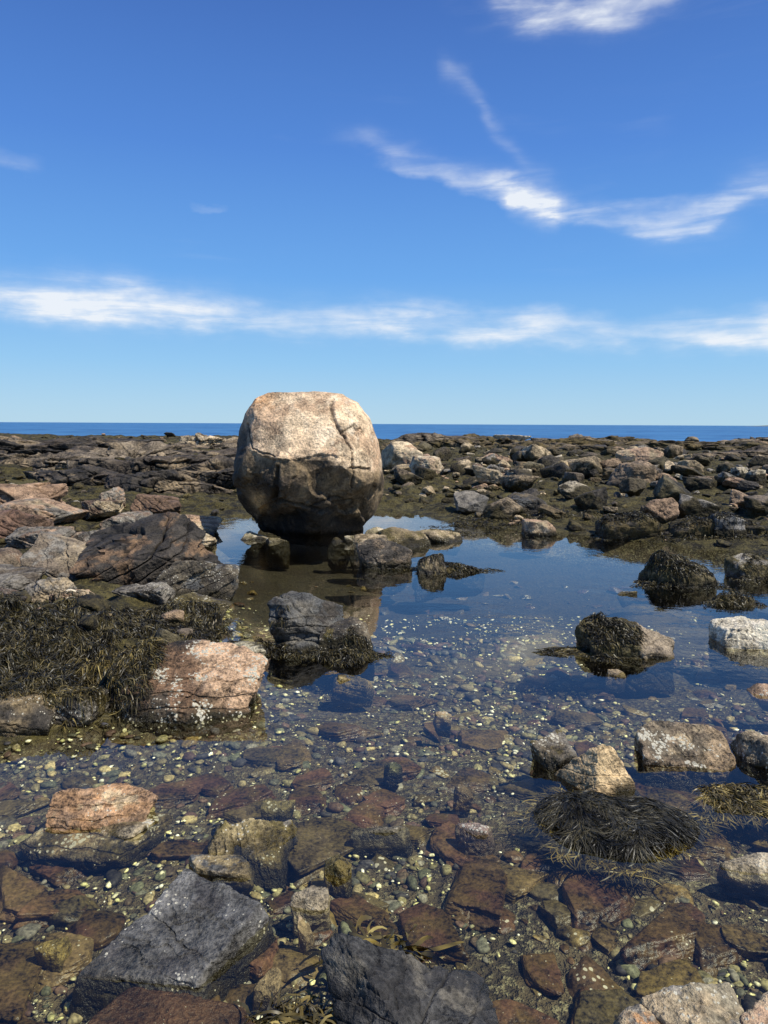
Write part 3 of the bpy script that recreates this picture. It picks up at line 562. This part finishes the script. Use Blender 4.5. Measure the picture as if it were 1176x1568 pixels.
def mapp(sx,sy,rz=0):
    m=g.n('ShaderNodeMapping'); m.inputs['Scale'].default_value=(sx,sy,1); m.inputs['Rotation'].default_value=(0,0,rz); g.l(cv.outputs[0],m.inputs[0]); return m.outputs[0]
wn=g.noise(mapp(.2,.42),1,4,.55); wisp=g.noise(mapp(.10,.75,.1),1,6,.6,.5); big=g.noise(mapp(.09,.2),1,2,.5); puff=g.noise(mapp(.35,.7),1,4,.55)
elw=g.math('ADD',eln,g.math('MULTIPLY',g.math('SUBTRACT',wn,.5),3.0))
def fcurve(v,pts,lo,hi,vlo,vhi):
    m=g.n('ShaderNodeMapRange'); g.put(m.inputs[0],v); m.inputs[1].default_value=lo;m.inputs[2].default_value=hi
    f=g.n('ShaderNodeFloatCurve'); g.l(m.outputs[0],f.inputs['Value']); c=f.mapping.curves[0]
    P=[((a-lo)/(hi-lo),(b-vlo)/(vhi-vlo)) for a,b in pts]
    c.points[0].location=P[0]; c.points[1].location=P[-1]
    for q in P[1:-1]: c.points.new(*q)
    f.mapping.update()
    return g.math('MULTIPLY_ADD',f.outputs[0],vhi-vlo,vlo)
tot=None
def band(cen,inten,sig,amp,up=1.):
    # up>1 : softer upper side, crisper lower side
    global tot
    lo,hi=-60,60
    ce=fcurve(azn,[(lo,cen[0][1])]+cen+[(hi,cen[-1][1])],lo,hi,0,40)
    it=fcurve(azn,[(lo,0)]+inten+[(hi,0)],lo,hi,0,1)
    dd=g.math('SUBTRACT',elw,ce); sg=g.math('ADD',sig/up,g.math('MULTIPLY',g.math('GREATER_THAN',dd,0.),sig*up-sig/up))
    d=g.math('DIVIDE',dd,sg); e=g.math('POWER',2.71828,g.math('MULTIPLY',g.math('MULTIPLY',d,d),-1))
    v=g.math('MULTIPLY',g.math('MULTIPLY',e,it),amp); tot=v if tot is None else g.math('ADD',tot,v)
band([(-27,7.9),(-20.7,7.8),(-9.2,7.5),(.6,7.4),(10.3,6.7),(19.5,6.2),(27,5.9)],[(-45,.3),(-27,.85),(-20,1),(-12,.8),(-7,.45),(-3,.55),(1,.85),(6,.85),(12,.75),(17,.4),(22,.8),(27,.9),(40,.3)],1.05,1.05,1.3)
band([(-22,8.6),(-18,8.6)],[(-25,0),(-21.5,.8),(-18,.3),(-15,0)],1.5,.55)
band([(-4.3,20.6),(1.6,18.9),(7.9,16.8),(12.2,15.6),(17.3,14.2),(22.1,13.6),(24.6,15),(27,15.6),(36,17)],[(-5,.0),(-1,.25),(3,.35),(7,.45),(10,.8),(12.5,.8),(14,.5),(18,.5),(22,.5),(25,.55),(27,.4),(38,.1)],.7,.9,1.5)
band([(8,16.9),(10,16.4),(12.5,15.6)],[(8,0),(9.3,.8),(11,1),(12.6,.9),(13.6,0)],1.0,.8)
band([(18,14.6),(22,14.2),(27,15.9)],[(15,0),(19,.3),(24,.5),(28,.3),(34,0)],1.6,.3)
band([(4.5,24.9),(8.4,20.9),(13.2,17.6)],[(3.5,0),(5,.4),(9,.35),(12,.2),(14,0)],.7,.42)
band([(6,30),(10,28.3),(15,27.6),(20,27.9),(24,28.8)],[(5,0),(8,.5),(13,.9),(18,.7),(23,.3),(26,0)],.9,.8)
band([(-28,17.4),(-24,17)],[(-32,.4),(-26,.5),(-23.5,0)],.5,.3)
band([(-14,15.6),(-11,15.6)],[(-15,0),(-13,.5),(-11,0)],.25,.3)
tex=g.math('MULTIPLY',g.rng(wisp,.3,.7,.25,1.2),g.rng(puff,.3,.65,.65,1.15))
mask=g.math('MULTIPLY',tot,tex); 
mask=g.math('ADD',mask,g.math('MULTIPLY',g.rng(big,.5,.75),g.math('MULTIPLY',g.rng(wisp,.45,.8),g.rng(eln,2,9,0,.08))))
mask=g.math('MINIMUM',mask,.92,clamp=True)
ramp=g.n('ShaderNodeValToRGB'); g.l(g.math('DIVIDE',eln,90,clamp=True),ramp.inputs[0]); cr=ramp.color_ramp
stops=[(0,(.44,.69,.88)),(.05,(.28,.58,.92)),(.12,(.145,.41,.89)),(.22,(.085,.26,.74)),(.33,(.055,.165,.54)),(.6,(.045,.13,.43)),(1,(.04,.12,.40))]
cr.elements[0].position=0; cr.elements[0].color=rgba(*stops[0][1]); cr.elements[1].position=1; cr.elements[1].color=rgba(*stops[-1][1])
for p_,c_ in stops[1:-1]: e=cr.elements.new(p_); e.color=rgba(*c_)
vm=g.n('ShaderNodeVectorMath',operation='SCALE'); g.l(ramp.outputs[0],vm.inputs[0]); vm.inputs['Scale'].default_value=10.
base=g.mix(.86,sky.outputs[0],vm.outputs[0])
cl=g.mix(mask,base,rgba(8.8,9.2,9.7))
g.l(cl,bg.inputs[0]); bg.inputs[1].default_value=.1
W.cycles.sampling_method='MANUAL'; W.cycles.sample_map_resolution=512
# ---------------------------------------------------------------- sun, camera
sl=bpy.data.lights.new('sun','SUN'); sl.energy=5.; sl.angle=math.radians(.53); sl.color=(1,.96,.87)
so=bpy.data.objects.new('sun',sl); S.collection.objects.link(so); so.rotation_euler=sunv.to_track_quat('Z','Y').to_euler()
cd=bpy.data.cameras.new('camera'); co=bpy.data.objects.new('camera',cd); S.collection.objects.link(co)
co.location=(0,0,1.6); co.rotation_euler=(math.radians(90),math.radians(-.28),0)
cd.sensor_fit='AUTO'; cd.sensor_width=36; cd.lens=26.7; cd.shift_y=-.086; cd.clip_start=.05; cd.clip_end=100000
S.camera=co
